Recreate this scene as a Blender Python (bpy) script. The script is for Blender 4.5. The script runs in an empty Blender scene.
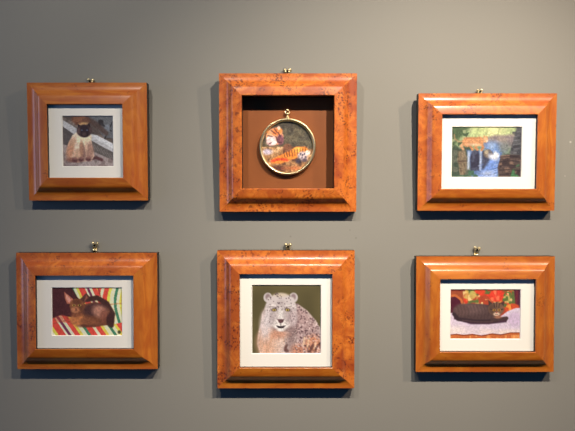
import bpy, bmesh, math, random
import numpy as np
from mathutils import Vector, Matrix
S = 0.0021            # metres per photo pixel on the wall plane
CX, CY, D = 287.5, 215.5, 570.0
Z0 = 1.55             # eye height, metres
scene = bpy.context.scene
col = scene.collection
R = math.radians

# ------------------------------------------------------------------ helpers
def lin(c):
    c = np.asarray(c, dtype=float) / 255.0
    return np.where(c <= 0.04045, c / 12.92, ((c + 0.055) / 1.055) ** 2.4)
def rgba(c):
    l = lin(c); return (float(l[0]), float(l[1]), float(l[2]), 1)
def nodes(name):
    m = bpy.data.materials.new(name); m.use_nodes = True
    nt = m.node_tree
    return m, nt, nt.nodes['Principled BSDF'], nt.links
def plain(name, c, rough=0.5, metal=0.0, coat=0.0, spec=None):
    m, nt, b, L = nodes(name)
    b.inputs['Base Color'].default_value = rgba(c)
    b.inputs['Roughness'].default_value = rough
    b.inputs['Metallic'].default_value = metal
    b.inputs['Coat Weight'].default_value = coat
    if spec is not None: b.inputs['Specular IOR Level'].default_value = spec
    return m
def link(name, me, mats, parent=None):
    o = bpy.data.objects.new(name, me); col.objects.link(o)
    for m in (mats if isinstance(mats, (list, tuple)) else [mats]): me.materials.append(m)
    if parent: o.parent = parent
    return o
def from_bm(name, bm, mats, parent=None, smooth=False):
    bmesh.ops.recalc_face_normals(bm, faces=bm.faces)
    me = bpy.data.meshes.new(name); bm.to_mesh(me); bm.free()
    if smooth:
        for p in me.polygons: p.use_smooth = True
    return link(name, me, mats, parent)
def empty(name, loc, label, cat, group=None, rot=(0, 0, 0)):
    o = bpy.data.objects.new(name, None); col.objects.link(o)
    o.empty_display_size = 0.02
    o.location = loc; o.rotation_euler = rot
    o['label'] = label; o['category'] = cat
    if group: o['group'] = group
    return o
def box(bm, x0, x1, y0, y1, z0, z1):
    v = [bm.verts.new((x, y, z)) for x in (x0, x1) for y in (y0, y1) for z in (z0, z1)]
    for f in ((0,1,3,2),(4,6,7,5),(0,4,5,1),(2,3,7,6),(0,2,6,4),(1,5,7,3)):
        bm.faces.new([v[i] for i in f])
def tube(bm, pts, rads, n=12):
    rings = []
    pts = [Vector(p) for p in pts]
    prev = None
    for i, p in enumerate(pts):
        t = (pts[min(i+1, len(pts)-1)] - pts[max(i-1, 0)]).normalized()
        if prev is None:
            a = t.orthogonal().normalized()
        else:
            a = (prev - t * prev.dot(t)).normalized()
        prev = a
        b = t.cross(a)
        rings.append([bm.verts.new(p + (a*math.cos(2*math.pi*k/n) + b*math.sin(2*math.pi*k/n)) * rads[i]) for k in range(n)])
    for i in range(len(rings)-1):
        for k in range(n):
            bm.faces.new((rings[i][k], rings[i][(k+1)%n], rings[i+1][(k+1)%n], rings[i+1][k]))
    bm.faces.new(rings[0][::-1]); bm.faces.new(rings[-1])
def ball(bm, c, r, sy=1.0):
    bmesh.ops.create_uvsphere(bm, u_segments=16, v_segments=10, radius=r,
        matrix=Matrix.Translation(c) @ Matrix.Diagonal((1, sy, 1, 1)))
def revolve(bm, prof, n, closed=True):      # prof: (radius, y) around the Y axis, in the XZ plane
    rings = []
    for r, y in prof:
        rings.append([bm.verts.new((r*math.cos(2*math.pi*k/n), y, r*math.sin(2*math.pi*k/n))) for k in range(n)])
    m = len(rings)
    for i in range(m if closed else m-1):
        a, b = rings[i], rings[(i+1) % m]
        for k in range(n):
            bm.faces.new((a[k], a[(k+1)%n], b[(k+1)%n], b[k]))

# ------------------------------------------------------------------ materials
def wood(name, base, light, dark, seed, burl, red=0.0):
    m, nt, b, L = nodes(name); N = nt.nodes.new
    uv = N('ShaderNodeUVMap'); mp = N('ShaderNodeMapping')
    mp.inputs['Location'].default_value = (seed*3.17, seed*1.93, 0)
    L.new(uv.outputs[0], mp.inputs[0])
    def noise(sc, det, rough, dist, stretch=(1, 1, 1)):
        q = N('ShaderNodeMapping'); q.inputs['Scale'].default_value = stretch
        L.new(mp.outputs[0], q.inputs[0])
        n = N('ShaderNodeTexNoise'); n.inputs['Scale'].default_value = sc
        n.inputs['Detail'].default_value = det; n.inputs['Roughness'].default_value = rough
        n.inputs['Distortion'].default_value = dist
        L.new(q.outputs[0], n.inputs['Vector']); return n.outputs[0]
    def ramp(inp, a, c, v0=0.0, v1=1.0):
        r = N('ShaderNodeMapRange'); r.inputs[1].default_value = a; r.inputs[2].default_value = c
        r.inputs[3].default_value = v0; r.inputs[4].default_value = v1
        r.interpolation_type = 'SMOOTHSTEP'; L.new(inp, r.inputs[0]); return r.outputs[0]
    def mix(fac, a, c, mode='MIX'):
        x = N('ShaderNodeMix'); x.data_type = 'RGBA'; x.blend_type = mode
        for s, v in ((x.inputs[0], fac), (x.inputs[6], a), (x.inputs[7], c)):
            if isinstance(v, (float, int)): s.default_value = v
            elif isinstance(v, tuple): s.default_value = v
            else: L.new(v, s)
        return x.outputs[2]
    def mul(a, c):
        x = N('ShaderNodeMath'); x.operation = 'MULTIPLY'
        for s, v in ((x.inputs[0], a), (x.inputs[1], c)):
            if isinstance(v, (float, int)): s.default_value = v
            else: L.new(v, s)
        return x.outputs[0]
    grain = noise(30, 5, 0.6, 1.5, (0.35, 1.6, 1)) if burl < 0.5 else noise(34, 6, 0.65, 2.5, (1, 1, 1))
    c = mix(ramp(grain, 0.3, 0.72), rgba(base), rgba(light))
    cloud = noise(14, 3, 0.5, 1.0)
    c = mix(mul(ramp(cloud, 0.42, 0.62), min(1, 0.15 + 0.65*burl + red)), c, rgba((164, 72, 20)))
    # burl eyes: clusters of small dark knots
    v = N('ShaderNodeTexVoronoi'); v.inputs['Scale'].default_value = 210
    nq = noise(60, 2, 0.5, 0)
    vm = N('ShaderNodeVectorMath'); vm.operation = 'MULTIPLY_ADD'
    cc = N('ShaderNodeCombineXYZ'); L.new(nq, cc.inputs[0]); L.new(nq, cc.inputs[1])
    L.new(cc.outputs[0], vm.inputs[0]); vm.inputs[1].default_value = (0.008, 0.008, 0); L.new(mp.outputs[0], vm.inputs[2])
    L.new(vm.outputs[0], v.inputs['Vector'])
    eyes = ramp(v.outputs['Distance'], 0.25, 0.55, 1.0, 0.0)
    clus = ramp(noise(26, 3, 0.6, 0.6), 0.62 - 0.10*burl, 0.68 - 0.09*burl)
    eyes = mul(mul(eyes, clus), 0.4 + 0.42*burl)
    c = mix(eyes, c, rgba(dark))
    blot = ramp(noise(62, 5, 0.65, 1.5), 0.63 - .09*burl, 0.74 - .08*burl)
    c = mix(mul(blot, 0.12 + 0.62*burl), c, rgba(dark))
    L.new(c, b.inputs['Base Color'])
    b.inputs['Roughness'].default_value = 0.42
    b.inputs['Coat Weight'].default_value = 0.9
    b.inputs['Coat Roughness'].default_value = 0.20
    b.inputs['Coat IOR'].default_value = 1.6
    return m
M_side = plain('frame_side_stain', (38, 22, 14), 0.5)
M_brass = plain('brass', (236, 218, 170), 0.36, 1.0)
M_dbrass = plain('aged_brass', (150, 115, 60), 0.35, 1.0)
M_steel = plain('dark_nail', (40, 34, 26), 0.4, 1.0)
def matboard(name, c):
    m, nt, b, L = nodes(name); N = nt.nodes.new
    n = N('ShaderNodeTexNoise'); n.inputs['Scale'].default_value = 900; n.inputs['Detail'].default_value = 3
    tc = N('ShaderNodeTexCoord'); L.new(tc.outputs['Object'], n.inputs['Vector'])
    bp = N('ShaderNodeBump'); bp.inputs['Strength'].default_value = 0.08; bp.inputs['Distance'].default_value = 0.001
    L.new(n.outputs[0], bp.inputs['Height']); L.new(bp.outputs[0], b.inputs['Normal'])
    b.inputs['Base Color'].default_value = rgba(c); b.inputs['Roughness'].default_value = 0.85
    return m
M_mat = matboard('cream_mat_board', (249, 245, 234))
M_bevel = matboard('mat_core', (250, 248, 240))
def back_material():
    m, nt, b, L = nodes('brown_backing'); N = nt.nodes.new
    tc = N('ShaderNodeTexCoord'); n = N('ShaderNodeTexNoise'); n.inputs['Scale'].default_value = 25
    n.inputs['Detail'].default_value = 4; L.new(tc.outputs['Object'], n.inputs['Vector'])
    x = N('ShaderNodeMix'); x.data_type = 'RGBA'
    L.new(n.outputs[0], x.inputs[0]); x.inputs[6].default_value = rgba((128, 68, 22)); x.inputs[7].default_value = rgba((148, 82, 30))
    L.new(x.outputs[2], b.inputs['Base Color']); b.inputs['Roughness'].default_value = 0.6
    return m
M_back = back_material()
M_inbox = plain('box_lining', (46, 22, 12), 0.6)
def print_material():
    m, nt, b, L = nodes('printed_picture'); N = nt.nodes.new
    a = N('ShaderNodeVertexColor'); a.layer_name = 'ink'
    L.new(a.outputs[0], b.inputs['Base Color']); b.inputs['Roughness'].default_value = 0.55
    b.inputs['Specular IOR Level'].default_value = 0.3
    return m
M_print = print_material()
def glass_material():
    m = bpy.data.materials.new('clear_dome_glass'); m.use_nodes = True
    nt = m.node_tree; L = nt.links
    for n in list(nt.nodes): nt.nodes.remove(n)
    o = nt.nodes.new('ShaderNodeOutputMaterial'); x = nt.nodes.new('ShaderNodeMixShader')
    t = nt.nodes.new('ShaderNodeBsdfTransparent'); g = nt.nodes.new('ShaderNodeBsdfGlossy')
    g.inputs['Roughness'].default_value = 0.06
    f = nt.nodes.new('ShaderNodeLayerWeight'); f.inputs[0].default_value = 0.5
    pw = nt.nodes.new('ShaderNodeMath'); pw.operation = 'POWER'; pw.inputs[1].default_value = 5
    ma = nt.nodes.new('ShaderNodeMath'); ma.operation = 'MULTIPLY_ADD'; ma.inputs[1].default_value = .95; ma.inputs[2].default_value = .045
    L.new(f.outputs['Facing'], pw.inputs[0]); L.new(pw.outputs[0], ma.inputs[0]); L.new(ma.outputs[0], x.inputs[0]); L.new(t.outputs[0], x.inputs[1]); L.new(g.outputs[0], x.inputs[2]); L.new(x.outputs[0], o.inputs[0])
    return m
M_glass = glass_material()

def wx(px): return (px - CX) * S
def wz(py): return Z0 - (py - CY) * S

# ------------------------------------------------------------------ the wall
def wall_material():
    m, nt, b, L = nodes('grey_wall_paint'); N = nt.nodes.new
    geo = N('ShaderNodeNewGeometry')
    n = N('ShaderNodeTexNoise'); n.inputs['Scale'].default_value = 260; n.inputs['Detail'].default_value = 4
    L.new(geo.outputs['Position'], n.inputs['Vector'])
    bp = N('ShaderNodeBump'); bp.inputs['Strength'].default_value = 0.10; bp.inputs['Distance'].default_value = 0.0012
    L.new(n.outputs[0], bp.inputs['Height']); L.new(bp.outputs[0], b.inputs['Normal'])
    n2 = N('ShaderNodeTexNoise'); n2.inputs['Scale'].default_value = 3; L.new(geo.outputs['Position'], n2.inputs['Vector'])
    x = N('ShaderNodeMix'); x.data_type = 'RGBA'; L.new(n2.outputs[0], x.inputs[0])
    x.inputs[6].default_value = rgba(WALL); x.inputs[7].default_value = rgba([c + 4 for c in WALL])
    out = x.outputs[2]
    for px, py, r, c in ((570.5, 142, 1.1, (205, 200, 190)), (565, 176, 0.8, (175, 170, 160)), (350, 230, 1.0, (128, 124, 116)), (356, 238, 1.0, (118, 114, 104)), (290.5, 236.5, 1.0, (120, 116, 108))):
        d = N('ShaderNodeVectorMath'); d.operation = 'DISTANCE'
        L.new(geo.outputs['Position'], d.inputs[0]); d.inputs[1].default_value = (wx(px), 0, wz(py))
        r_ = N('ShaderNodeMapRange'); r_.inputs[1].default_value = r*S*0.4; r_.inputs[2].default_value = r*S*1.2
        r_.inputs[3].default_value = 0.7; r_.inputs[4].default_value = 0; L.new(d.outputs['Value'], r_.inputs[0])
        y = N('ShaderNodeMix'); y.data_type = 'RGBA'; L.new(r_.outputs[0], y.inputs[0]); L.new(out, y.inputs[6])
        y.inputs[7].default_value = rgba(c); out = y.outputs[2]
    L.new(out, b.inputs['Base Color'])
    b.inputs['Roughness'].default_value = 0.75; b.inputs['Specular IOR Level'].default_value = 0.25
    return m
WALL = (139, 136.5, 128)
bm = bmesh.new(); box(bm, -3.0, 3.0, 0.0, 0.1, 0.0, 2.9)
w = from_bm('wall_back', bm, wall_material()); w['kind'] = 'structure'
bm = bmesh.new(); box(bm, -3.0, 3.0, -3.0, 0.1, -0.08, 0.0)
fl = from_bm('floor', bm, plain('dark_floor', (34, 36, 40), 0.7)); fl['kind'] = 'structure'

# ------------------------------------------------------------------ painter for the flat prints
class Paint:
    gain = 1.0
    def __init__(s, w, h, bg, seed):
        s.w, s.h = w, h
        s.rs = np.random.RandomState(seed)
        s.im = np.ones((h, w, 3)) * np.array(bg, float)
        s.u, s.v = np.meshgrid((np.arange(w)+.5)/w, (np.arange(h)+.5)/h)
        s.asp = h / w
        s.px = 1.0 / w
    def put(s, mask, c):
        mask = np.clip(mask, 0, 1)[..., None]
        s.im = s.im*(1-mask) + np.array(c, float)*mask
    def ell_m(s, cx, cy, rx, ry, rot=0, soft=1.5):
        x = s.u - cx; y = (s.v - cy)*s.asp; ry = ry*s.asp
        a = math.radians(rot); X = x*math.cos(a)+y*math.sin(a); Y = -x*math.sin(a)+y*math.cos(a)
        d = np.sqrt((X/rx)**2 + (Y/ry)**2)
        return (1-d)*min(rx, ry)/(soft*s.px) + 0.5
    def ell(s, cx, cy, rx, ry, c, rot=0, soft=1.5, a=1.0): s.put(np.clip(s.ell_m(cx, cy, rx, ry, rot, soft), 0, 1)*a, c)
    def poly_m(s, pts, soft=1.2):
        inside = np.zeros(s.u.shape, bool); dist = np.full(s.u.shape, 9.0)
        n = len(pts); y = s.v*s.asp
        P = [(p[0], p[1]*s.asp) for p in pts]
        for i in range(n):
            (x0, y0), (x1, y1) = P[i], P[(i+1) % n]
            if y0 != y1:
                cross = ((y0 > y) != (y1 > y)) & (s.u < (x1-x0)*(y-y0)/(y1-y0)+x0)
                inside ^= cross
            dist = np.minimum(dist, s.seg(P[i], P[(i+1) % n]))
        return np.where(inside, dist, -dist)/(soft*s.px)+0.5
    def seg(s, a, b):
        x = s.u-a[0]; y = s.v*s.asp-a[1]; dx = b[0]-a[0]; dy = b[1]-a[1]
        t = np.clip((x*dx+y*dy)/max(dx*dx+dy*dy, 1e-9), 0, 1)
        return np.hypot(x-t*dx, y-t*dy)
    def poly(s, pts, c, soft=1.2, a=1.0): s.put(np.clip(s.poly_m(pts, soft), 0, 1)*a, c)
    def line(s, pts, wd, c, soft=1.0, a=1.0):
        d = np.full(s.u.shape, 9.0)
        for i in range(len(pts)-1):
            d = np.minimum(d, s.seg((pts[i][0], pts[i][1]*s.asp), (pts[i+1][0], pts[i+1][1]*s.asp)))
        s.put(np.clip((wd/2-d)/(soft*s.px)+0.5, 0, 1)*a, c)
    def noise(s, cx, cy):
        g = s.rs.rand(cy+2, cx+2); X = s.u*cx; Y = s.v*cy
        i = X.astype(int); j = Y.astype(int); fx = X-i; fy = Y-j
        fx = fx*fx*(3-2*fx); fy = fy*fy*(3-2*fy)
        return (g[j, i]*(1-fx)+g[j, i+1]*fx)*(1-fy)+(g[j+1, i]*(1-fx)+g[j+1, i+1]*fx)*fy
    def grain(s, cx, cy, amt, mask=None):
        n = (s.noise(cx, cy)-0.5)*2*amt
        if mask is not None: n = n*np.clip(mask, 0, 1)
        s.im = s.im*(1+n[..., None])
    def mottle(s, mask, c, cx, cy, th=0.5, a=1.0):
        s.put(np.clip((s.noise(cx, cy)-th)*6, 0, 1)*np.clip(mask, 0, 1)*a, c)
    def specks(s, mask, c, n, r0, r1, a=0.9, ex=1.0):
        k = 0
        for _ in range(n*8):
            x, y = s.rs.rand(2)
            if mask[min(int(y*s.h), s.h-1), min(int(x*s.w), s.w-1)] > 0.7:
                r = r0+(r1-r0)*s.rs.rand()
                s.ell(x, y, r, r*ex/s.asp, c, s.rs.rand()*180, 1.3, a); k += 1
                if k >= n: break
    def done(s): return np.clip(lin(np.clip(s.im, 0, 255))*s.gain, 0, .92)

def paint_siamese():
    p = Paint(130, 130, (104, 94, 88), 1); p.gain = 1.35
    p.grain(9, 12, .25); p.grain(40, 30, .15)
    p.poly([(0, 0), (1, 0), (1, .5), (0, .02)], (84, 74, 70))
    p.poly([(.5, 0), (1, 0), (1, .45), (.8, .42)], (96, 98, 102))
    p.mottle(p.ell_m(.85, .2, .2, .25), (48, 44, 46), 8, 8, .5)
    p.line([(.98, .12), (.82, .46)], .02, (40, 38, 40)); p.line([(.75, .15), (.95, .3)], .03, (52, 50, 54))
    p.ell(.86, .28, .06, .11, (128, 136, 146), 20, 3, .8)
    p.line([(0, .15), (.3, .34), (.62, .44), (1, .66)], .13, (176, 176, 178), 2)
    p.line([(.66, .42), (1, .6)], .08, (200, 202, 206), 2)
    p.poly([(0, .22), (.3, .42), (.6, .52), (1, .72), (1, .9), (.55, .66), (0, .52)], (92, 86, 84))
    p.poly([(0, .2), (.25, .38), (.25, .62), (0, .55)], (84, 78, 78))
    for k in range(9):
        x = .5+.06*k; p.line([(x, .5+.035*k), (x+.07, .62+.035*k)], .012, (140, 134, 130), 1.5, .6)
    p.poly([(0, .55), (.3, .66), (.6, .7), (1, .88), (1, 1), (0, 1)], (152, 140, 138))
    p.mottle(p.poly_m([(0, .6), (1, .85), (1, 1), (0, 1)]), (112, 98, 96), 14, 20, .5, .7)
    p.line([(.4, .02), (.62, .14), (.85, .34)], .1, (74, 56, 50), 5, .8); p.ell(.34, .08, .15, .09, (122, 82, 62), 0, 5); p.ell(.47, .1, .07, .06, (104, 72, 58), 0, 5)
    p.mottle(p.ell_m(.36, .1, .2, .1), (92, 58, 44), 14, 14, .55)
    p.ell(.41, .17, .09, .035, (186, 148, 104), -8, 4)
    p.line([(.5, .84), (.66, .82), (.76, .86)], .06, (84, 54, 56), 4)   # tail
    body = [(.32, .3), (.2, .38), (.12, .54), (.08, .7), (.16, .86), (.38, .9), (.56, .88), (.62, .78), (.58, .6), (.56, .42), (.5, .32)]
    p.poly(body, (214, 192, 170), 2.5); p.mottle(p.poly_m(body), (196, 168, 146), 10, 12, .5, .6)
    p.ell(.15, .68, .07, .17, (176, 122, 94), 12, 6, .8); p.ell(.22, .86, .14, .05, (122, 78, 66), 0, 5, .8); p.ell(.3, .78, .08, .13, (186, 148, 122), 0, 4, .8)
    p.ell(.2, .52, .06, .1, (190, 150, 122), 20, 4, .7)
    p.ell(.4, .47, .12, .12, (228, 212, 180), 0, 4); p.ell(.5, .42, .07, .08, (224, 206, 176), 0, 3)
    p.ell(.53, .7, .08, .17, (150, 112, 98), 0, 6, .8); p.ell(.4, .7, .05, .16, (112, 80, 74), -8, 5, .8); p.ell(.46, .62, .03, .1, (196, 164, 140), 0, 4, .8)
    p.ell(.37, .65, .04, .16, (166, 124, 100), 0, 3, .8)
    for x, y in ((.24, .87), (.36, .86), (.5, .85)): p.ell(x, y, .055, .04, (88, 54, 56), 0, 4); p.ell(x+.01, y-.035, .035, .03, (140, 100, 92), 0, 4, .8)
    p.poly([(.3, .16), (.32, .34), (.42, .22)], (42, 30, 34)); p.poly([(.53, .14), (.58, .32), (.45, .22)], (42, 30, 34))
    p.ell(.43, .3, .145, .125, (64, 48, 50), 0, 3); p.ell(.43, .29, .1, .1, (46, 34, 40), 0, 5); p.ell(.44, .37, .07, .05, (34, 24, 28))
    p.ell(.33, .3, .03, .06, (104, 82, 76), 0, 3, .6); p.ell(.55, .28, .03, .05, (92, 72, 70), 0, 3, .6)
    for x in (.385, .485): p.ell(x, .285, .016, .011, (86, 98, 122), 0, 2)
    p.ell(.43, .36, .05, .04, (84, 66, 66), 0, 4, .7)
    p.line([(.1, .955), (.3, .965)], .014, (108, 98, 96), 1.5, .7)
    p.grain(60, 60, .12); return p
def paint_waterfall():
    p = Paint(170, 122, (120, 146, 116), 2); p.gain = .82
    p.poly([(0, 0), (1, 0), (1, .4), (0, .4)], (158, 180, 132), 3)
    p.ell(.58, .08, .22, .16, (230, 232, 172), 0, 28); p.ell(.4, .08, .1, .12, (196, 210, 150), 0, 14)
    for x in (.36, .5, .66, .72, .78, .84): p.line([(x+.03, 0), (x-.02, .2)], .014, (132, 158, 110), 4, .45)
    p.poly([(0, 0), (.26, 0), (.2, .14), (.1, .25), (0, .5)], (78, 100, 72), 8)
    p.mottle(p.poly_m([(0, 0), (.3, 0), (.18, .3), (0, .5)]), (50, 70, 52), 16, 12, .5, .8)
    p.mottle(p.poly_m([(0, .1), (.3, .05), (.2, .45), (0, .5)]), (164, 172, 134), 22, 18, .6, .8)
    p.poly([(.45, .24), (.6, .17), (.75, .17), (.9, .14), (.9, .4), (.45, .42)], (158, 146, 140), 6)
    p.mottle(p.poly_m([(.45, .2), (.9, .2), (.9, .4), (.5, .4)]), (130, 120, 128), 16, 12, .5, .7)
    p.ell(.6, .42, .15, .12, (112, 146, 206), 12, 14); p.ell(.57, .38, .05, .07, (168, 194, 232), 0, 8, .8)
    p.ell(.76, .4, .09, .1, (126, 132, 132), 0, 12, .9); p.mottle(p.ell_m(.76, .42, .12, .14), (96, 106, 102), 24, 16, .5, .7)
    p.poly([(.92, 0), (1, 0), (1, .65), (.82, .6), (.86, .34), (.9, .16)], (84, 86, 92), 4)
    for k in range(7): p.line([(.88, .12+.08*k), (1, .09+.08*k)], .012, (138, 140, 150), 2.5, .6)
    p.mottle(p.poly_m([(.86, .1), (1, .1), (1, .6), (.84, .6)]), (56, 56, 66), 20, 18, .5, .7)
    p.poly([(0, .42), (.24, .42), (.28, 1), (0, 1)], (96, 102, 90), 6)
    p.mottle(p.poly_m([(0, .35), (.28, .35), (.28, 1), (0, 1)]), (58, 76, 64), 16, 12, .45, .8)
    p.poly([(.1, .48), (.2, .46), (.23, .7), (.2, .95), (.14, .95), (.1, .7)], (140, 122, 100), 5, .9)
    for k in range(14):
        x, y = .09+.13*p.rs.rand(), .5+.42*p.rs.rand(); p.line([(x, y), (x+.01, y+.07)], .012, ((88, 68, 58), (176, 156, 128))[k % 2], 2, .6)
    p.line([(.1, .68), (.24, .67)], .014, (72, 58, 54), 2, .8)
    p.poly([(.22, .46), (.72, .5), (.7, .7), (.66, 1), (.3, 1)], (104, 134, 190), 5)
    p.poly([(.3, .48), (.38, .46), (.41, .6), (.4, .86), (.28, .86), (.27, .6)], (54, 54, 76), 4)
    p.poly([(.44, .48), (.55, .46), (.6, .54), (.57, .68), (.54, .82), (.44, .84)], (66, 70, 92), 4)
    p.ell(.52, .53, .06, .08, (124, 110, 98), 0, 4); p.ell(.5, .5, .03, .04, (184, 172, 150), 0, 4)
    p.mottle(p.poly_m([(.28, .48), (.6, .48), (.55, .86), (.28, .86)]), (96, 104, 130), 22, 12, .55, .6)
    for x, t, b_, w_ in ((.25, .5, .82, .028), (.42, .46, .84, .024), (.62, .5, .62, .045)):
        p.line([(x, t), (x-.005, b_)], w_, (206, 220, 246), 4, .85)
    p.poly([(.56, .62), (.7, .58), (.68, .8), (.65, 1), (.38, 1), (.48, .8)], (118, 152, 222), 6)
    p.ell(.6, .6, .07, .05, (232, 238, 252), 20, 7); p.ell(.64, .56, .04, .05, (240, 244, 252), 0, 5); p.ell(.52, .92, .1, .05, (182, 200, 240), 0, 8)
    for k in range(26):
        x = .38+.26*p.rs.rand(); y = .7+.28*p.rs.rand(); p.line([(x, y), (x+.05, y-.02)], .01, (204, 218, 246) if k % 2 else (78, 104, 170), 2, .55)
    p.poly([(.7, .58), (.8, .54), (1, .56), (1, 1), (.68, 1), (.66, .8)], (88, 74, 72), 3)
    p.mottle(p.poly_m([(.68, .56), (1, .56), (1, .95), (.68, .95)]), (136, 110, 96), 14, 12, .52, .8); p.mottle(p.poly_m([(.68, .56), (1, .56), (1, .95), (.68, .95)]), (52, 42, 48), 20, 14, .55, .8)
    for k in range(5): p.line([(.69, .6+.085*k), (.85, .58+.085*k), (.99, .61+.085*k)], .014, (46, 38, 44), 2, .7)
    p.mottle(p.poly_m([(.88, .8), (1, .7), (1, 1), (.84, 1)]), (72, 132, 88), 14, 10, .4, .9)
    p.mottle(p.poly_m([(0, .86), (.35, .86), (.4, 1), (0, 1)]), (70, 108, 84), 14, 10, .4, .9)
    c = (216, 156, 110)
    p.line([(.19, .28), (.11, .3), (.05, .24), (.04, .16)], .02, (188, 150, 112), 2.5, .7)
    p.line([(.2, .3), (.14, .38), (.17, .44)], .035, (206, 158, 120), 3)
    p.ell(.3, .29, .14, .075, c, 2, 3); p.ell(.22, .31, .06, .09, c, 0, 3); p.ell(.4, .29, .06, .09, c, -10, 3)
    p.ell(.485, .26, .036, .055, (228, 176, 134), 0, 2.5); p.ell(.465, .2, .012, .025, c, 0, 2); p.ell(.5, .205, .012, .02, c, 0, 2)
    for q in ([(.25, .35), (.29, .42), (.3, .45)], [(.38, .34), (.34, .41), (.37, .45)], [(.43, .34), (.45, .41), (.43, .46)]):
        p.line(q, .034, (204, 144, 100), 2.5)
    p.ell(.32, .355, .08, .02, (240, 212, 182), 0, 4, .8); p.ell(.505, .285, .014, .02, (248, 232, 214), 0, 2); p.ell(.3, .225, .11, .016, (190, 124, 78), 0, 3, .7)
    p.grain(60, 44, .14); return p
def paint_kitten():
    p = Paint(170, 116, (72, 38, 40), 3); p.gain = 1.45
    R_, W_, G_, Y_, P_ = (214, 74, 62), (246, 226, 176), (62, 122, 92), (240, 200, 84), (112, 52, 82)
    seq = [R_, W_, R_, Y_, W_, G_, W_, Y_, R_, W_, P_, W_, R_, Y_, W_, G_]
    wid = [.06, .03, .05, .03, .04, .03, .03, .03, .07, .02, .03, .03, .05, .03, .04, .03]
    cum = np.cumsum(wid)
    def stripes(mask, coord, off, sc):
        t = np.mod((coord+off)/sc, cum[-1]); idx = np.searchsorted(cum, t)
        for k, c in enumerate(seq): p.put(np.clip(mask, 0, 1)*(idx == k), c)
    # back cushions
    stripes(p.poly_m([(.28, 0), (.66, 0), (.7, .34), (.5, .4), (.36, .2)]), p.u-.3*p.v, .0, 1.25)
    stripes(p.poly_m([(.64, 0), (1, 0), (1, .8), (.84, .78), (.82, .4), (.68, .3)]), p.u+.04*np.sin(p.v*5), .18, 1.35)
    p.line([(.66, .02), (.7, .25), (.8, .38)], .018, (120, 60, 50), 2, .7); p.line([(.8, .36), (1, .33)], .018, (150, 110, 70), 2, .6)
    # seat
    seat = p.poly_m([(0, .66), (.12, .58), (.3, .62), (.4, .78), (.8, .78), (1, .72), (1, 1), (0, 1)])
    stripes(seat, p.u*.85+.4*(1-p.v), .3, 1.3)
    p.poly([(.0, .64), (.14, .56), (.34, .66), (.28, .74), (0, .7)], (170, 70, 56), 2, .55)
    p.line([(0, .76), (.2, .68), (.34, .78)], .012, (120, 70, 50), 2, .5)
    # kitten
    p.line([(.5, .26), (.64, .22), (.78, .34), (.86, .55), (.84, .78)], .07, (66, 42, 38), 3)
    p.poly([(.28, .5), (.42, .36), (.62, .3), (.8, .42), (.86, .62), (.84, .76), (.6, .82), (.36, .78), (.28, .66)], (108, 66, 48), 3)
    p.ell(.62, .46, .18, .13, (72, 46, 44), -5, 6); p.ell(.68, .5, .11, .12, (176, 124, 104), 20, 9, .9); p.ell(.74, .58, .06, .12, (120, 70, 56), 0, 6, .7)
    p.ell(.36, .66, .1, .13, (178, 112, 68), -15, 6); p.ell(.52, .7, .12, .08, (128, 78, 54), 0, 5, .9); p.ell(.34, .56, .09, .06, (98, 56, 44), 0, 5, .6)
    p.ell(.82, .66, .05, .14, (60, 36, 36), 8, 4, .9); p.ell(.48, .8, .12, .03, (92, 52, 40), 0, 3, .8)
    p.poly([(.18, .1), (.3, .24), (.33, .36), (.22, .34), (.19, .24)], (176, 104, 82), 2); p.poly([(.2, .14), (.28, .26), (.25, .32), (.21, .26)], (214, 150, 132), 2)
    p.poly([(.49, .12), (.54, .2), (.46, .34), (.38, .28)], (86, 54, 46), 2); p.poly([(.49, .17), (.51, .22), (.46, .3)], (140, 86, 70), 2)
    p.ell(.36, .38, .105, .14, (126, 78, 52), 0, 2.5); p.ell(.36, .31, .06, .05, (92, 54, 40), 0, 4, .9); p.ell(.33, .47, .06, .06, (176, 116, 82), 0, 3, .9)
    p.ell(.42, .42, .03, .06, (96, 58, 44), 0, 4, .8)
    for x in (.315, .395): p.ell(x, .375, .021, .02, (190, 160, 80)); p.ell(x, .375, .01, .016, (24, 16, 14))
    p.ell(.345, .45, .012, .012, (84, 40, 36)); p.line([(.33, .48), (.36, .485)], .008, (70, 36, 30), 1, .7)
    p.ell(.95, .92, .025, .04, (38, 48, 36), 0, 2, .8)
    p.grain(60, 40, .12); return p
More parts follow.
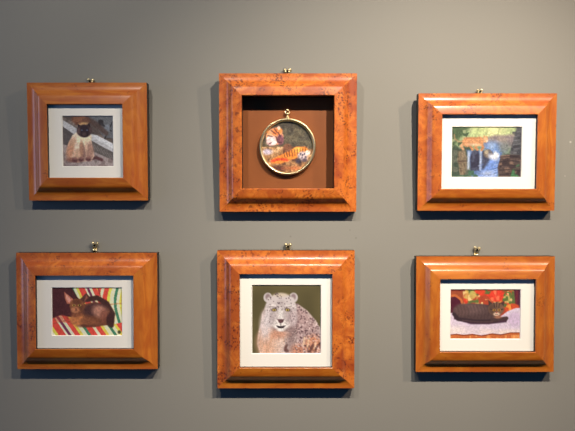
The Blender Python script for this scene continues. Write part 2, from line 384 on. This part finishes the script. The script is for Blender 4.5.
def paint_leopard():
    p = Paint(150, 150, (94, 86, 56), 4); p.gain = .92
    p.grain(5, 5, .08)
    body = [(.22, .28), (.15, .42), (.13, .56), (.09, .72), (.08, .86), (.12, 1), (1, 1), (1, .66), (.92, .52), (.8, .38), (.66, .28)]
    bmk = p.poly_m(body)
    p.poly(body, (206, 188, 184), 3)
    back = p.poly_m([(.62, .28), (.66, .28), (.8, .38), (.92, .52), (1, .66), (1, 1), (.64, 1), (.6, .6)])
    p.put(np.clip(back/8, 0, 1)*.7, (178, 146, 146))
    p.ell(.24, .84, .16, .2, (226, 176, 146), 0, 18, .9); p.ell(.38, .72, .08, .1, (218, 150, 120), 30, 12, .6); p.ell(.2, .6, .08, .2, (226, 212, 212), 0, 10, .9)
    p.ell(.4, .85, .09, .13, (232, 206, 192), 0, 12, .7); p.ell(.88, .86, .12, .13, (222, 148, 108), 0, 12, .8); p.ell(.66, .95, .1, .1, (202, 134, 104), 0, 12, .8)
    p.ell(.58, .68, .06, .24, (124, 96, 96), 8, 12, .7)
    p.specks(back, (92, 66, 72), 190, .006, .014, .65); p.specks(back, (232, 212, 210), 130, .005, .012, .6)
    mid = p.poly_m([(.46, .64), (.66, .5), (.66, .95), (.46, .9)]); p.specks(mid, (104, 82, 82), 40, .006, .012, .5); p.specks(mid, (222, 200, 192), 24, .005, .01, .5)
    for k in range(60):
        x, y = .1+.4*p.rs.rand(), .62+.36*p.rs.rand()
        p.line([(x, y), (x+.02*(p.rs.rand()-.5), y+.05)], .007, ((244, 222, 208), (196, 142, 116), (238, 196, 168))[k % 3], 1.5, .5)
    for q in ([(.76, .76), (.74, .88)], [(.82, .78), (.8, .9)], [(.92, .84), (.9, .92)]): p.line(q, .022, (246, 214, 178), 2.5, .8)
    for x, y, a, b_ in ((.49, .9, .02, .045), (.5, .95, .035, .025), (.86, .92, .02, .05), (.92, .93, .015, .04), (.97, .86, .02, .03), (.83, .97, .03, .015)): p.ell(x, y, a, b_, (96, 62, 58), 25, 3, .85)
    for x in (.235, .6):
        p.ell(x, .19, .062, .07, (206, 198, 198), 0, 2); p.ell(x, .18, .035, .045, (134, 112, 116), 0, 3, .8); p.ell(x+(.02 if x < .4 else -.02), .22, .03, .035, (222, 214, 210), 0, 4)
    p.ell(.43, .44, .24, .24, (148, 124, 124), 0, 10, .7)
    p.ell(.42, .36, .225, .235, (212, 202, 202), 0, 4); p.ell(.42, .52, .17, .12, (222, 212, 210), 0, 6)
    p.ell(.24, .5, .06, .12, (216, 206, 208), 0, 6); p.ell(.6, .48, .055, .12, (206, 188, 190), 0, 6)
    p.ell(.42, .15, .09, .025, (214, 196, 150), 0, 6, .5); p.ell(.42, .57, .11, .08, (240, 234, 230), 0, 5)
    p.ell(.31, .46, .05, .1, (178, 164, 166), 0, 8, .7); p.ell(.53, .46, .05, .1, (168, 150, 152), 0, 8, .7); p.ell(.42, .28, .06, .06, (184, 172, 172), 0, 8, .6)
    p.ell(.4, .72, .12, .05, (206, 150, 124), 0, 8, .7)
    top = p.ell_m(.42, .24, .19, .12); p.specks(top, (92, 76, 82), 70, .006, .011, .8)
    side = np.maximum(p.ell_m(.24, .44, .06, .14), p.ell_m(.61, .44, .06, .15)); p.specks(side, (112, 92, 98), 60, .005, .01, .75)
    for sx in (-1, 1):
        x = .42+.095*sx
        p.ell(x, .365, .042, .026, (96, 82, 80), 8*sx, 2); p.ell(x, .368, .024, .017, (208, 184, 96)); p.ell(x, .368, .008, .01, (24, 20, 18))
        p.line([(x-.04*sx, .335), (x+.05*sx, .315)], .01, (140, 124, 124), 1.5, .7); p.ell(x+.02*sx, .3, .03, .014, (236, 230, 226), 0, 2, .7)
        p.line([(.42+.04*sx, .39), (.42+.05*sx, .5)], .013, (186, 174, 174), 3, .7)
        for k in range(5): p.ell(.42+sx*(.06+.02*k), .555+.013*(k % 3), .005, .005, (130, 112, 112), 0, 1.3, .7)
    p.ell(.42, .43, .03, .08, (228, 222, 220), 0, 4)
    p.poly([(.37, .5), (.47, .5), (.45, .545), (.42, .56), (.39, .545)], (96, 66, 70), 1.8); p.line([(.42, .555), (.42, .59)], .01, (70, 56, 58), 1.5)
    p.poly([(.35, .59), (.42, .6), (.49, .59), (.46, .625), (.42, .635), (.38, .625)], (52, 40, 44), 1.8)
    p.ell(.42, .655, .05, .02, (248, 244, 240), 0, 3)
    p.grain(75, 75, .12, bmk); return p
def paint_tabby():
    p = Paint(170, 120, (176, 72, 48), 5); p.gain = 0.95
    top = p.poly_m([(0, -.1), (1, -.1), (1, .5), (0, .5)])
    p.mottle(top, (214, 178, 96), 13, 9, .5); p.mottle(top, (222, 66, 46), 12, 9, .5); p.mottle(top, (96, 112, 62), 18, 12, .6); p.mottle(top, (238, 206, 140), 22, 14, .68)
    p.ell(.66, .14, .11, .12, (226, 66, 48), 0, 3); p.mottle(p.ell_m(.66, .14, .11, .12), (246, 120, 86), 22, 16, .55); p.ell(.42, .05, .08, .06, (222, 74, 50), 0, 3)
    p.ell(.32, .12, .05, .08, (206, 190, 104), 0, 3, .8); p.ell(.8, .2, .05, .08, (214, 196, 120), 0, 3, .8); p.mottle(p.ell_m(.82, .2, .08, .14), (92, 116, 60), 26, 18, .5)
    p.poly([(.9, 0), (1, 0), (1, .5), (.93, .4)], (84, 34, 58), 2); p.poly([(.93, 0), (.96, 0), (.95, .3), (.92, .3)], (130, 50, 50), 2, .6)
    p.poly([(0, 0), (.18, 0), (.2, .3), (.12, .45), (0, .5)], (158, 78, 50), 3)
    p.ell(.06, .36, .13, .2, (82, 30, 48), 0, 2); p.line([(0, .14), (.08, .13), (.16, .22), (.19, .36)], .03, (204, 112, 62), 2); p.line([(0, .02), (.2, .03)], .03, (128, 48, 44), 2)
    p.ell(.88, .38, .1, .08, (206, 82, 48), -10, 3)
    p.mottle(p.ell_m(.88, .38, .1, .08), (238, 150, 70), 26, 20, .55)
    p.poly([(0, .48), (.12, .46), (.7, .56), (.82, .44), (.93, .38), (1, .38), (1, .95), (0, .95)], (222, 206, 224), 2)
    p.ell(.15, .82, .3, .08, (246, 232, 226), 0, 12, .8); p.ell(.75, .86, .3, .05, (246, 228, 214), 0, 10, .8); p.mottle(p.poly_m([(0, .6), (1, .5), (1, .9), (0, .9)]), (208, 192, 216), 6, 5, .5, .4)
    p.ell(.92, .6, .1, .14, (206, 184, 214), -30, 8, .8)
    p.poly([(0, .91), (.1, .9), (.2, .92), (.32, .9), (.45, .93), (.6, .89), (.72, .91), (.86, .87), (1, .87), (1, 1), (0, 1)], (200, 108, 60), 1.5)
    p.line([(0, .91), (.1, .9), (.2, .92), (.32, .9), (.45, .93), (.6, .89), (.72, .91), (.86, .87), (1, .87)], .014, (132, 58, 34), 1.5)
    p.mottle(p.poly_m([(0, .93), (1, .91), (1, 1), (0, 1)]), (232, 156, 92), 24, 14, .55)
    # cat
    p.poly([(.06, .55), (.3, .62), (.6, .64), (.82, .58), (.8, .66), (.55, .7), (.3, .7), (.06, .6)], (74, 48, 66), 3)
    p.poly([(.04, .5), (.06, .38), (.14, .31), (.3, .29), (.46, .3), (.6, .33), (.7, .45), (.72, .62), (.56, .67), (.3, .66), (.1, .61)], (86, 66, 66), 3)
    p.ell(.3, .4, .2, .1, (116, 92, 90), 0, 10, .8); p.ell(.17, .42, .1, .12, (100, 76, 74), 0, 8, .8)
    for k in range(11):
        x = .1+.047*k; p.line([(x, .34), (x+.03, .46), (x+.01, .58)], .013, (62, 46, 48), 4, .4)
    p.line([(.06, .5), (.12, .6), (.4, .645), (.66, .63)], .05, (60, 44, 50), 3); p.line([(.6, .62), (.8, .58)], .05, (76, 56, 58), 2.5)
    p.line([(.18, .62), (.4, .655), (.6, .65)], .012, (108, 84, 84), 2, .6)
    p.poly([(.54, .22), (.62, .31), (.55, .38)], (72, 54, 50), 1.5); p.poly([(.77, .24), (.76, .36), (.7, .29)], (72, 54, 50), 1.5)
    p.ell(.655, .4, .11, .13, (122, 92, 74), 0, 2.5); p.ell(.6, .4, .05, .1, (88, 66, 60), 0, 4, .8)
    for q in ([(.62, .28), (.63, .36)], [(.66, .27), (.66, .36)], [(.7, .29), (.69, .37)], [(.57, .4), (.61, .42)], [(.75, .4), (.71, .42)]): p.line(q, .012, (54, 40, 38), 1.4, .8)
    for x in (.625, .695): p.ell(x, .42, .02, .024, (206, 150, 72)); p.ell(x, .42, .008, .018, (24, 18, 18))
    p.ell(.66, .5, .045, .035, (218, 190, 168), 0, 2.5); p.ell(.66, .47, .012, .014, (176, 86, 70)); p.line([(.64, .505), (.68, .505)], .008, (90, 60, 56))
    p.ell(.68, .56, .05, .03, (196, 130, 96), 0, 3, .7)
    p.grain(70, 50, .07); return p
def paint_tigers():
    p = Paint(140, 140, (88, 80, 64), 6); p.gain = 1.35
    p.mottle(np.ones(p.u.shape), (66, 60, 52), 9, 9, .5); p.mottle(p.poly_m([(.4, 0), (1, 0), (1, .5), (.5, .5)]), (100, 96, 78), 24, 20, .5, .5)
    p.poly([(0, .5), (.4, .5), (1, .55), (1, 1), (0, 1)], (150, 112, 76), 6)
    p.mottle(p.poly_m([(0, .5), (1, .5), (1, 1), (0, 1)]), (96, 66, 50), 16, 12, .5); p.mottle(p.poly_m([(0, .5), (1, .5), (1, 1), (0, 1)]), (196, 160, 120), 20, 12, .62)
    # tiger head upper left
    p.ell(.25, .3, .17, .17, (214, 150, 110), -20, 4); p.ell(.18, .38, .1, .1, (232, 190, 190), 0, 5); p.ell(.3, .2, .1, .07, (226, 128, 68), -20, 4); p.ell(.36, .36, .07, .1, (118, 74, 84), 0, 4)
    p.ell(.33, .13, .03, .035, (240, 200, 180)); p.ell(.13, .22, .03, .03, (226, 140, 90))
    for q in ([(.18, .18), (.26, .24)], [(.24, .14), (.3, .22)], [(.12, .28), (.2, .3)], [(.32, .22), (.36, .3)], [(.3, .4), (.38, .42)], [(.14, .44), (.22, .4)], [(.27, .3), (.3, .37)]): p.line(q, .022, (64, 38, 42), 2, .85)
    p.ell(.24, .42, .05, .04, (246, 226, 226), 0, 3); p.ell(.1, .6, .1, .055, (200, 196, 226), 0, 6, .8)
    # leaping tiger across the lower half
    p.poly([(.2, .74), (.45, .62), (.68, .5), (.86, .5), (.94, .6), (.8, .68), (.55, .76), (.35, .84), (.18, .82)], (224, 130, 54), 4)
    p.line([(.2, .78), (.34, .74), (.5, .76)], .05, (206, 62, 40), 4, .9); p.ell(.7, .56, .1, .05, (240, 168, 78), -12, 5, .9); p.ell(.5, .52, .09, .08, (120, 78, 58), 0, 5, .9)
    for k in range(9): p.line([(.42+.055*k, .6-.01*k), (.45+.05*k, .7-.008*k)], .016, (70, 34, 26), 2, .8)
    p.ell(.8, .68, .1, .09, (196, 178, 178), 0, 6); p.ell(.72, .78, .06, .05, (62, 54, 66), 0, 6); p.ell(.9, .62, .05, .05, (232, 206, 196), 0, 3); p.ell(.84, .76, .05, .04, (84, 72, 84), 0, 5)
    for x, y in ((.76, .64), (.8, .66), (.84, .64), (.79, .71), (.86, .7)): p.ell(x, y, .014, .02, (50, 44, 66), 20, 2)
    p.ell(.3, .92, .2, .05, (84, 50, 44), 0, 6); p.ell(.6, .92, .16, .04, (170, 104, 66), 0, 6)
    p.grain(60, 60, .2); p.grain(25, 25, .12); return p

def print_mesh(name, p, w, h, y, zc, parent, label=None):
    ny, nx = p.h, p.w
    ink = p.done()
    xs = np.linspace(-w/2, w/2, nx); zs = zc + np.linspace(h/2, -h/2, ny)
    X, Z = np.meshgrid(xs, zs)
    co = np.stack([X.ravel(), np.full(X.size, y), Z.ravel()], 1)
    i = np.arange(ny-1)[:, None]*nx + np.arange(nx-1)[None]
    i = i.ravel(); faces = np.stack([i, i+nx, i+nx+1, i+1], 1)
    me = bpy.data.meshes.new(name); me.from_pydata(co.tolist(), [], faces.tolist())
    a = me.color_attributes.new('ink', 'FLOAT_COLOR', 'POINT')
    a.data.foreach_set('color', np.concatenate([ink.reshape(-1, 3), np.ones((nx*ny, 1))], 1).ravel())
    me.update()
    o = link(name, me, M_print, parent)
    if label: o['label'] = label
    return o

# ------------------------------------------------------------------ picture frames
# moulding section: (distance in from the outer edge, height above the back), in photo pixels: flat lip, hollow, round, flat
LIP = 9.0
def tilt(d):
    k = [(0, 0), (2.8, 2), (5, 11), (7, 22), (8.6, 34), (10, 46), (11.6, 48), (12.8, 40), (14.2, 22), (15.2, 14), (17, 11), (20, 9), (24, 7)]
    for (a, x), (b, y) in zip(k, k[1:]):
        if a <= d <= b: return x + (y-x)*(d-a)/(b-a)
    return 3
def section(W):
    pts = [(0, 0, 1), (0, LIP, 0)]
    d, z = 0, LIP
    sc = 23.0/W
    while d < W-.8:
        st = .4
        z += math.tan(R(tilt((d+st/2)*sc)))*st; d += st
        pts.append((d, z, 0))
    pts += [(W-.35, z-.12, 0), (W, z-.6, 0)]
    return pts, z
def rail(parent, mat, lenpx, W, depth_in, side, seed, y_back=0.0, inner=None, joint=None):
    """one mitred length of moulding. local frame: along = t, inward = d, out = -y"""
    pts, top = section(W)
    pts = pts + [(W, depth_in, 2), (W-5, depth_in, 1), (W-5, 0, 1)]
    n = len(pts)
    L2 = lenpx[0]/2 if side in ('top', 'bottom') else lenpx[1]/2
    w2, h2 = lenpx[0]/2, lenpx[1]/2
    def place(t, d, z):
        if side == 'top': x, zz = t, h2-d
        elif side == 'bottom': x, zz = t, -h2+d
        elif side == 'left': x, zz = -w2+d, t
        else: x, zz = w2-d, t
        return (x*S, -z*S, (zz+h2)*S)
    verts, faces, mi, uvs = [], [], [], []
    arc = [0]
    for a, b in zip(pts, pts[1:]): arc.append(arc[-1]+math.hypot(a[0]-b[0], a[1]-b[1]))
    ts = [-1, joint[0], .3, .7, 1] if joint else np.linspace(-1, 1, 5)
    for k in ts:
        for d, z, _ in pts: verts.append(place(k*(L2-d), d, z))
    uvv = [(k*(L2-pts[i][0])*S, arc[i]*S) for k in ts for i in range(n)]
    for j in range(4):
        for i in range(n):
            i2 = (i+1) % n
            faces.append((j*n+i, j*n+i2, (j+1)*n+i2, (j+1)*n+i))
            e = pts[i][2] if i != n-4 else 2
            if i == n-4: e = 2
            elif i > n-4: e = 1
            elif i == 0: e = 1
            else: e = 0
            mi.append(3 if joint and j == 0 and e == 0 else e)
    faces.append(tuple(range(n))[::-1]); mi.append(1); faces.append(tuple(4*n+i for i in range(n))); mi.append(1)
    me = bpy.data.meshes.new('moulding_rail'); me.from_pydata(verts, [], faces)
    uvl = me.uv_layers.new(name='UVMap'); off = (seed*0.731 % 7, seed*1.37 % 5)
    for pl in me.polygons:
        pl.material_index = mi[pl.index]; pl.use_smooth = mi[pl.index] in (0, 3)
        for li in pl.loop_indices:
            v = me.loops[li].vertex_index; uvl.data[li].uv = (uvv[v][0]+off[0], uvv[v][1]+off[1])
    bm = bmesh.new(); bm.from_mesh(me); bmesh.ops.recalc_face_normals(bm, faces=bm.faces); bm.to_mesh(me); bm.free()
    me.set_sharp_from_angle(angle=R(32))
    return link('moulding_rail', me, [mat, M_side, inner or M_side]+([joint[1]] if joint else []), parent)

def frame(name, label, xl, xr, yt, yb, opening, pic, painter, woods, lean, printlabel, seed, cat='framed picture'):
    """xl,xr,yt,yb: outer front edge as seen; pulled back to its true place from its height off the wall"""
    h = yb-yt
    pb = LIP+1; pt_ = pb+h*math.sin(R(lean)); pm = (pb+pt_)/2
    un = lambda a, c, p: c+(a-c)*(D-p)/D
    X0, X1 = un(xl, CX, pm), un(xr, CX, pm); T, B = un(yt, CY, pt_), un(yb, CY, pb)
    w, h = X1-X0, (B-T)/math.cos(R(lean))
    root = empty(name, (wx((X0+X1)/2), -0.0008, wz(B)), label, cat, 'burl wood frames hung in two rows', (R(lean), 0, 0))
    W = ((opening[0]-xl)+(xr-opening[1])+(opening[2]-yt)+(yb-opening[3]))/4*.985
    _, top = section(W)
    rec = 4.2 if pic is not None else 17.0
    zin = top-rec
    for i, sd in enumerate(('top', 'right', 'bottom', 'left')):
        rail(root, woods[i], (w, h), W, zin if pic is not None else 2.5, sd, seed*4+i, inner=M_inbox, joint=(-.26, b2) if seed == 5 and sd == 'right' else None)
    iw, ih = w-2*W, h-2*W
    cz = h/2*S
    if pic is None:
        bm = bmesh.new(); box(bm, -(iw/2+4)*S, (iw/2+4)*S, -2.3*S, -.8*S, cz-(ih/2+4)*S, cz+(ih/2+4)*S)
        from_bm('backing_panel', bm, M_back, root)
        return root, w, h, iw, ih, top
    # mat board with bevelled window. picture rectangle given as seen
    pz = zin + pm-LIP-1     # rough height off the wall
    k = (D-pz-1)/D
    xc = (X0+X1)/2
    px0, px1 = CX+(pic[0]-CX)*k-xc, CX+(pic[1]-CX)*k-xc
    yc = (T+B)/2
    py0, py1 = -(CY+(pic[2]-CY)*k-yc), -(CY+(pic[3]-CY)*k-yc)
    bm = bmesh.new(); y0 = -zin*S; y1 = -(zin-.9)*S; e = 1.0; g = 3
    def ring(a, b_, c, d, y): return [bm.verts.new((x*S, y, z*S+cz)) for x, z in ((a, c), (b_, c), (b_, d), (a, d))]
    r0 = ring(-iw/2-g, iw/2+g, ih/2+g, -ih/2-g, y0); r1 = ring(px0-.5, px1+.5, py0+.5, py1-.5, y0); r2 = ring(px0, px1, py0, py1, y1)
    r3 = ring(-iw/2-g, iw/2+g, ih/2+g, -ih/2-g, y1+.3*S)
    fs = []
    for a, b_ in ((r0, r1), (r1, r2), (r0, r3)):
        for i in range(4): fs.append(bm.faces.new((a[i], a[(i+1) % 4], b_[(i+1) % 4], b_[i])))
    for f in fs[4:8]: f.material_index = 1
    m = from_bm('mat_board', bm, [M_mat, M_bevel], root)
    print_mesh('picture_print', painter(), (px1-px0+1.2)*S, (py0-py1+1.2)*S, y1+.1*S, cz+(py0+py1)/2*S, root, printlabel).location.x = (px0+px1)/2*S
    bm = bmesh.new(); box(bm, -(iw/2+3.5)*S, (iw/2+3.5)*S, -1.6*S, -.4*S, cz-(ih/2+3.5)*S, cz+(ih/2+3.5)*S)
    from_bm('backing_panel', bm, M_side, root)
    return root

BASE, LIGHT, DARK = (180, 92, 16), (206, 122, 34), (96, 40, 10)
smooth = lambda n, s, r=0.0: wood(n, BASE, LIGHT, DARK, s, 0.2, r)
burl = lambda n, s, r=0.0, b=0.9: wood(n, (192, 94, 22), (224, 130, 44), (92, 30, 12), s, b, r)
a1, a2 = smooth('honey_veneer', 1), smooth('plain_veneer', 2.3)
b1, b2, b3 = burl('burl_veneer', 3.1), burl('red_burl_veneer', 5.7, .5), burl('light_burl_veneer', 7.9, 0, .65)
frame('framed_picture', 'small square honey wood frame with a siamese cat picture, upper left', 27.6, 147.2, 82, 200, (48.2, 122.4, 104, 177.3),
      (62.3, 112.5, 115.6, 165.4), paint_siamese, [a1, a2, a1, a1], 2.6, 'colour print of a seated siamese cat', 1)
sb, sw, sh, siw, sih, stop_ = frame('shadow_box', 'deep burl wood shadow box frame holding a round brass-rimmed medallion, above the snow leopard picture', 219.2, 356.7, 72.7, 211.2, (242, 334, 95.4, 187.3),
      None, None, [b1, b2, b1, b1], 2.6, None, 2)
frame('framed_picture', 'wide burl wood frame with a waterfall and cougar picture, upper right', 418.2, 556.0, 92.7, 210.2, (442, 536.4, 114.4, 188),
      (452.4, 521.8, 126.5, 176.2), paint_waterfall, [b3, a2, a2, b3], 2.8, 'colour print of a cougar above a waterfall', 3)
frame('framed_picture', 'wide brown wood frame with a kitten on striped cushions, lower left', 16.4, 157.3, 252.6, 369, (36.5, 133, 275.3, 348),
      (51.7, 121.4, 287.6, 335.4), paint_kitten, [b3, a2, a1, b3], 1.4, 'colour print of a brown kitten on a striped sofa', 4)
frame('framed_picture', 'large square burl wood frame with a snow leopard picture, lower middle', 217.2, 354.6, 250.3, 388.2, (240.2, 332.3, 275, 366.6),
      (252.2, 320.7, 285, 353.5), paint_leopard, [b3, b3, a2, b1], 1.2, 'colour print of a snow leopard', 5)
frame('framed_picture', 'wide smooth honey wood frame with a tabby cat lying on a white blanket, lower right', 416.2, 554.6, 256.2, 371.8, (441, 535.6, 279.3, 350.6),
      (451, 520.6, 289.4, 338.8), paint_tabby, [a1, a2, a2, a2], 1.4, 'colour print of a dark tabby cat on a white blanket', 6)

# ------------------------------------------------------------------ the round medallion inside the shadow box
def medallion():
    lean = R(2.6)
    # backing front is 2.3 px out of the frame's back
    p = 6.8
    cx = CX+(287.4-CX)*(D-p)/D; cy = CY+(146.7-CY)*(D-p)/D
    root = empty('round_medallion', (0, 0, 0), 'round brass-rimmed glass medallion with a tiger scene, hanging inside the deep frame', 'medallion')
    base = sb.matrix_basis.copy() if False else Matrix.Translation(sb.location) @ Matrix.Rotation(lean, 4, 'X')
    local = Vector((wx(cx)-sb.location.x, -2.35*S, (wz(cy)-sb.location.z)/math.cos(lean)))
    root.matrix_world = base @ Matrix.Translation(local)
    Ro = 28.0
    bm = bmesh.new()
    prof = [(Ro-.6, -.2), (Ro, -.9), (Ro, -3.4), (Ro-.3, -4.4), (Ro-1.1, -5.0), (Ro-1.9, -4.8), (Ro-2.5, -4.1), (Ro-2.7, -3.2), (Ro-3.2, -2.8), (Ro-3.2, -.2)]
    revolve(bm, [(r*S, y*S) for r, y in prof], 96); from_bm('rim', bm, M_brass, root, True)
    bm = bmesh.new(); revolve(bm, [(r*S, y*S) for r, y in ((.01, -.1), (Ro-1, -.1), (Ro-1, -.9), (.01, -.9))], 64, False); from_bm('back_plate', bm, M_dbrass, root)
    # printed disc
    P = paint_tigers(); ink = P.done(); nr, na = 60, 220
    vs, cs, fs = [], [], []
    for i in range(nr+1):
        for j in range(na):
            r = i/nr; a = 2*math.pi*j/na; u = .5+.5*r*math.cos(a); v = .5-.5*r*math.sin(a)
            vs.append((r*(Ro-3)*math.cos(a)*S, -(1.5+.5*(1-r*r))*S, r*(Ro-3)*math.sin(a)*S))
            cs.extend(list(ink[min(int(v*P.h), P.h-1), min(int(u*P.w), P.w-1)])+[1])
    for i in range(nr):
        for j in range(na):
            j2 = (j+1) % na; fs.append((i*na+j, i*na+j2, (i+1)*na+j2, (i+1)*na+j))
    me = bpy.data.meshes.new('tiger_picture'); me.from_pydata(vs, [], fs)
    me.color_attributes.new('ink', 'FLOAT_COLOR', 'POINT').data.foreach_set('color', cs); me.update()
    link('tiger_picture', me, M_print, root)['label'] = 'round colour print of tigers'
    # glass dome
    bm = bmesh.new()
    prof = []
    for i in range(13):
        r = (Ro-2.9)*max(i/12, .002); prof.append((r*S, -(3.0+3.0*(1-(i/12)**2))*S))
    revolve(bm, prof, 72, False); gd = from_bm('glass_dome', bm, M_glass, root, True)
    if sum(q.normal.y for q in gd.data.polygons) > 0: gd.data.flip_normals()
    # crown on top: collar, bead and ring
    bm = bmesh.new()
    tube(bm, [(0, -2.4*S, (Ro-.4)*S), (0, -2.4*S, (Ro+1.2)*S), (0, -2.4*S, (Ro+1.8)*S), (0, -2.4*S, (Ro+3.4)*S)], [1.9*S, 1.9*S, 1.2*S, 1.0*S], 16)
    ball(bm, (0, -2.4*S, (Ro+4.2)*S), 1.5*S); from_bm('crown', bm, M_brass, root, True)
    bm = bmesh.new(); c = (0, -2.4*S, (Ro+6.3)*S)
    tube(bm, [(2.1*S*math.cos(t), -2.4*S+.5*S*math.sin(t), c[2]+(-.5+1.8*math.sin(t))*S) for t in np.linspace(0, 2*math.pi, 25)], [.62*S]*25, 10)
    from_bm('hanging_ring', bm, M_brass, root, True)
    # its nail in the backing
    nl = empty('brass_nail', (0, 0, 0), 'small brass nail holding the ring of the round medallion', 'nail')
    nl.matrix_world = base @ Matrix.Translation(local+Vector((0, 0, (Ro+7.0)*S)))
    bm = bmesh.new(); tube(bm, [(0, .3*S, 0), (0, -3.8*S, .5*S)], [.5*S, .5*S], 10); from_bm('shank', bm, M_dbrass, nl)
    bm = bmesh.new(); ball(bm, (0, -4.0*S, .6*S), 1.15*S, .6); from_bm('head', bm, M_brass, nl, True)
medallion()

# ------------------------------------------------------------------ brass picture hooks above the frames
def hook(px, ytop, label, roll, spread):
    root = empty('picture_hook', (wx(px), 0, wz(ytop+6)), label, 'picture hook', 'brass hooks above the frames', (0, R(roll), 0))
    bm = bmesh.new()
    # plate lies on the wall, narrow waist with a rounded head
    out = [(-1.5, -7), (1.5, -7), (1.3, -1), (2.2, 1.0), (1.8, 2.9), (0, 3.6), (-1.8, 2.9), (-2.2, 1.0), (-1.3, -1)]
    f = [bm.verts.new((x*S, -.15*S, z*S)) for x, z in out]; b_ = [bm.verts.new((x*S, -.9*S, z*S)) for x, z in out]
    bm.faces.new(f); bm.faces.new(b_[::-1])
    for i in range(len(out)): j = (i+1) % len(out); bm.faces.new((f[i], f[j], b_[j], b_[i]))
    from_bm('plate', bm, M_dbrass, root)
    for sgn in (-1, 1):
        bm = bmesh.new()
        tube(bm, [(sgn*.5*S, -1.0*S, -1.5*S), (sgn*1.0*S, -2.0*S, 0), (sgn*(1.3+.3*spread)*S, -2.4*S, 2.0*S), (sgn*(1.6+spread)*S, -2.6*S, 4.0*S)], [.9*S, 1.0*S, 1.15*S, 1.3*S], 12)
        ball(bm, (sgn*(1.6+spread)*S, -2.7*S, 4.2*S), 1.6*S)
        ball(bm, (sgn*1.3*S, -1.9*S, -2.6*S), 1.5*S, .8)
        from_bm('ear', bm, M_brass, root, True)
    bm = bmesh.new(); tube(bm, [(0, -.2*S, -.2*S), (0, -4.2*S, 2.6*S)], [.55*S, .55*S], 10); ball(bm, (0, -4.4*S, 2.7*S), 1.05*S, .8)
    from_bm('nail', bm, M_steel, root, True)
hook(91, 78.8, 'brass hook just showing above the siamese cat frame', 6, .8)
hook(287.3, 68.8, 'brass hook just showing above the shadow box frame', 0, .9)
hook(479, 89.4, 'brass hook just showing above the waterfall frame', -4, .1)
hook(95.4, 241.4, 'brass hook above the kitten frame, its two ears spread like a V', 4, .5)
hook(288, 242.8, 'brass hook above the snow leopard frame', 0, .4)
hook(475.5, 246.2, 'brass hook above the tabby cat frame', 10, .4)

# ------------------------------------------------------------------ light
def spot(name, px, power, color, aim, size, blend, rad=0.014, h=476, off=481):
    l = bpy.data.lights.new(name, 'SPOT'); l.energy = power; l.color = color; l.spot_size = R(size); l.spot_blend = blend
    l.shadow_soft_size = rad
    o = bpy.data.objects.new(name, l); col.objects.link(o)
    o.location = (wx(px), -off*S, Z0+h*S)
    t = Vector((wx(aim[0]), 0, wz(aim[1])))
    o.rotation_euler = (t-o.location).to_track_quat('-Z', 'Y').to_euler()
spot('track_spot', 80, 30, (1, .93, .83), (163, 181), 80, 1.0)
spot('track_spot', 330, 34, (1, .90, .77), (320, 500), 40, 1.0)
spot('track_spot', 535, 115, (1, .88, .74), (402, 302), 65.5, 1.0)
spot('track_spot', 940, 60, (1, .79, .58), (650, 300), 100, 1.0)
l = bpy.data.lights.new('window_daylight', 'AREA'); l.shape = 'RECTANGLE'; l.size = 1.0; l.size_y = 1.3; l.energy = 7; l.color = (.52, .62, 1)
o = bpy.data.objects.new('window_daylight', l); col.objects.link(o); o.location = (-2.3, -0.85, 1.6)
o.rotation_euler = (Vector((0, -.3, 1.55))-o.location).to_track_quat('-Z', 'Y').to_euler()
wd = bpy.data.worlds.new('world'); scene.world = wd; wd.use_nodes = True
bg = wd.node_tree.nodes['Background']; bg.inputs[0].default_value = (.03, .36, 1, 1); bg.inputs[1].default_value = .10

cam = bpy.data.cameras.new('camera'); cam.sensor_width = 36; cam.lens = 36*D/575; cam.clip_start = .01
co = bpy.data.objects.new('camera', cam); col.objects.link(co); co.location = (0, -D*S, Z0); co.rotation_euler = (R(90), 0, 0)
scene.camera = co
vs_ = scene.view_settings; vs_.view_transform = 'Standard'; vs_.look = 'None'; vs_.gamma = 1; vs_.exposure = 0; vs_.use_curve_mapping = False
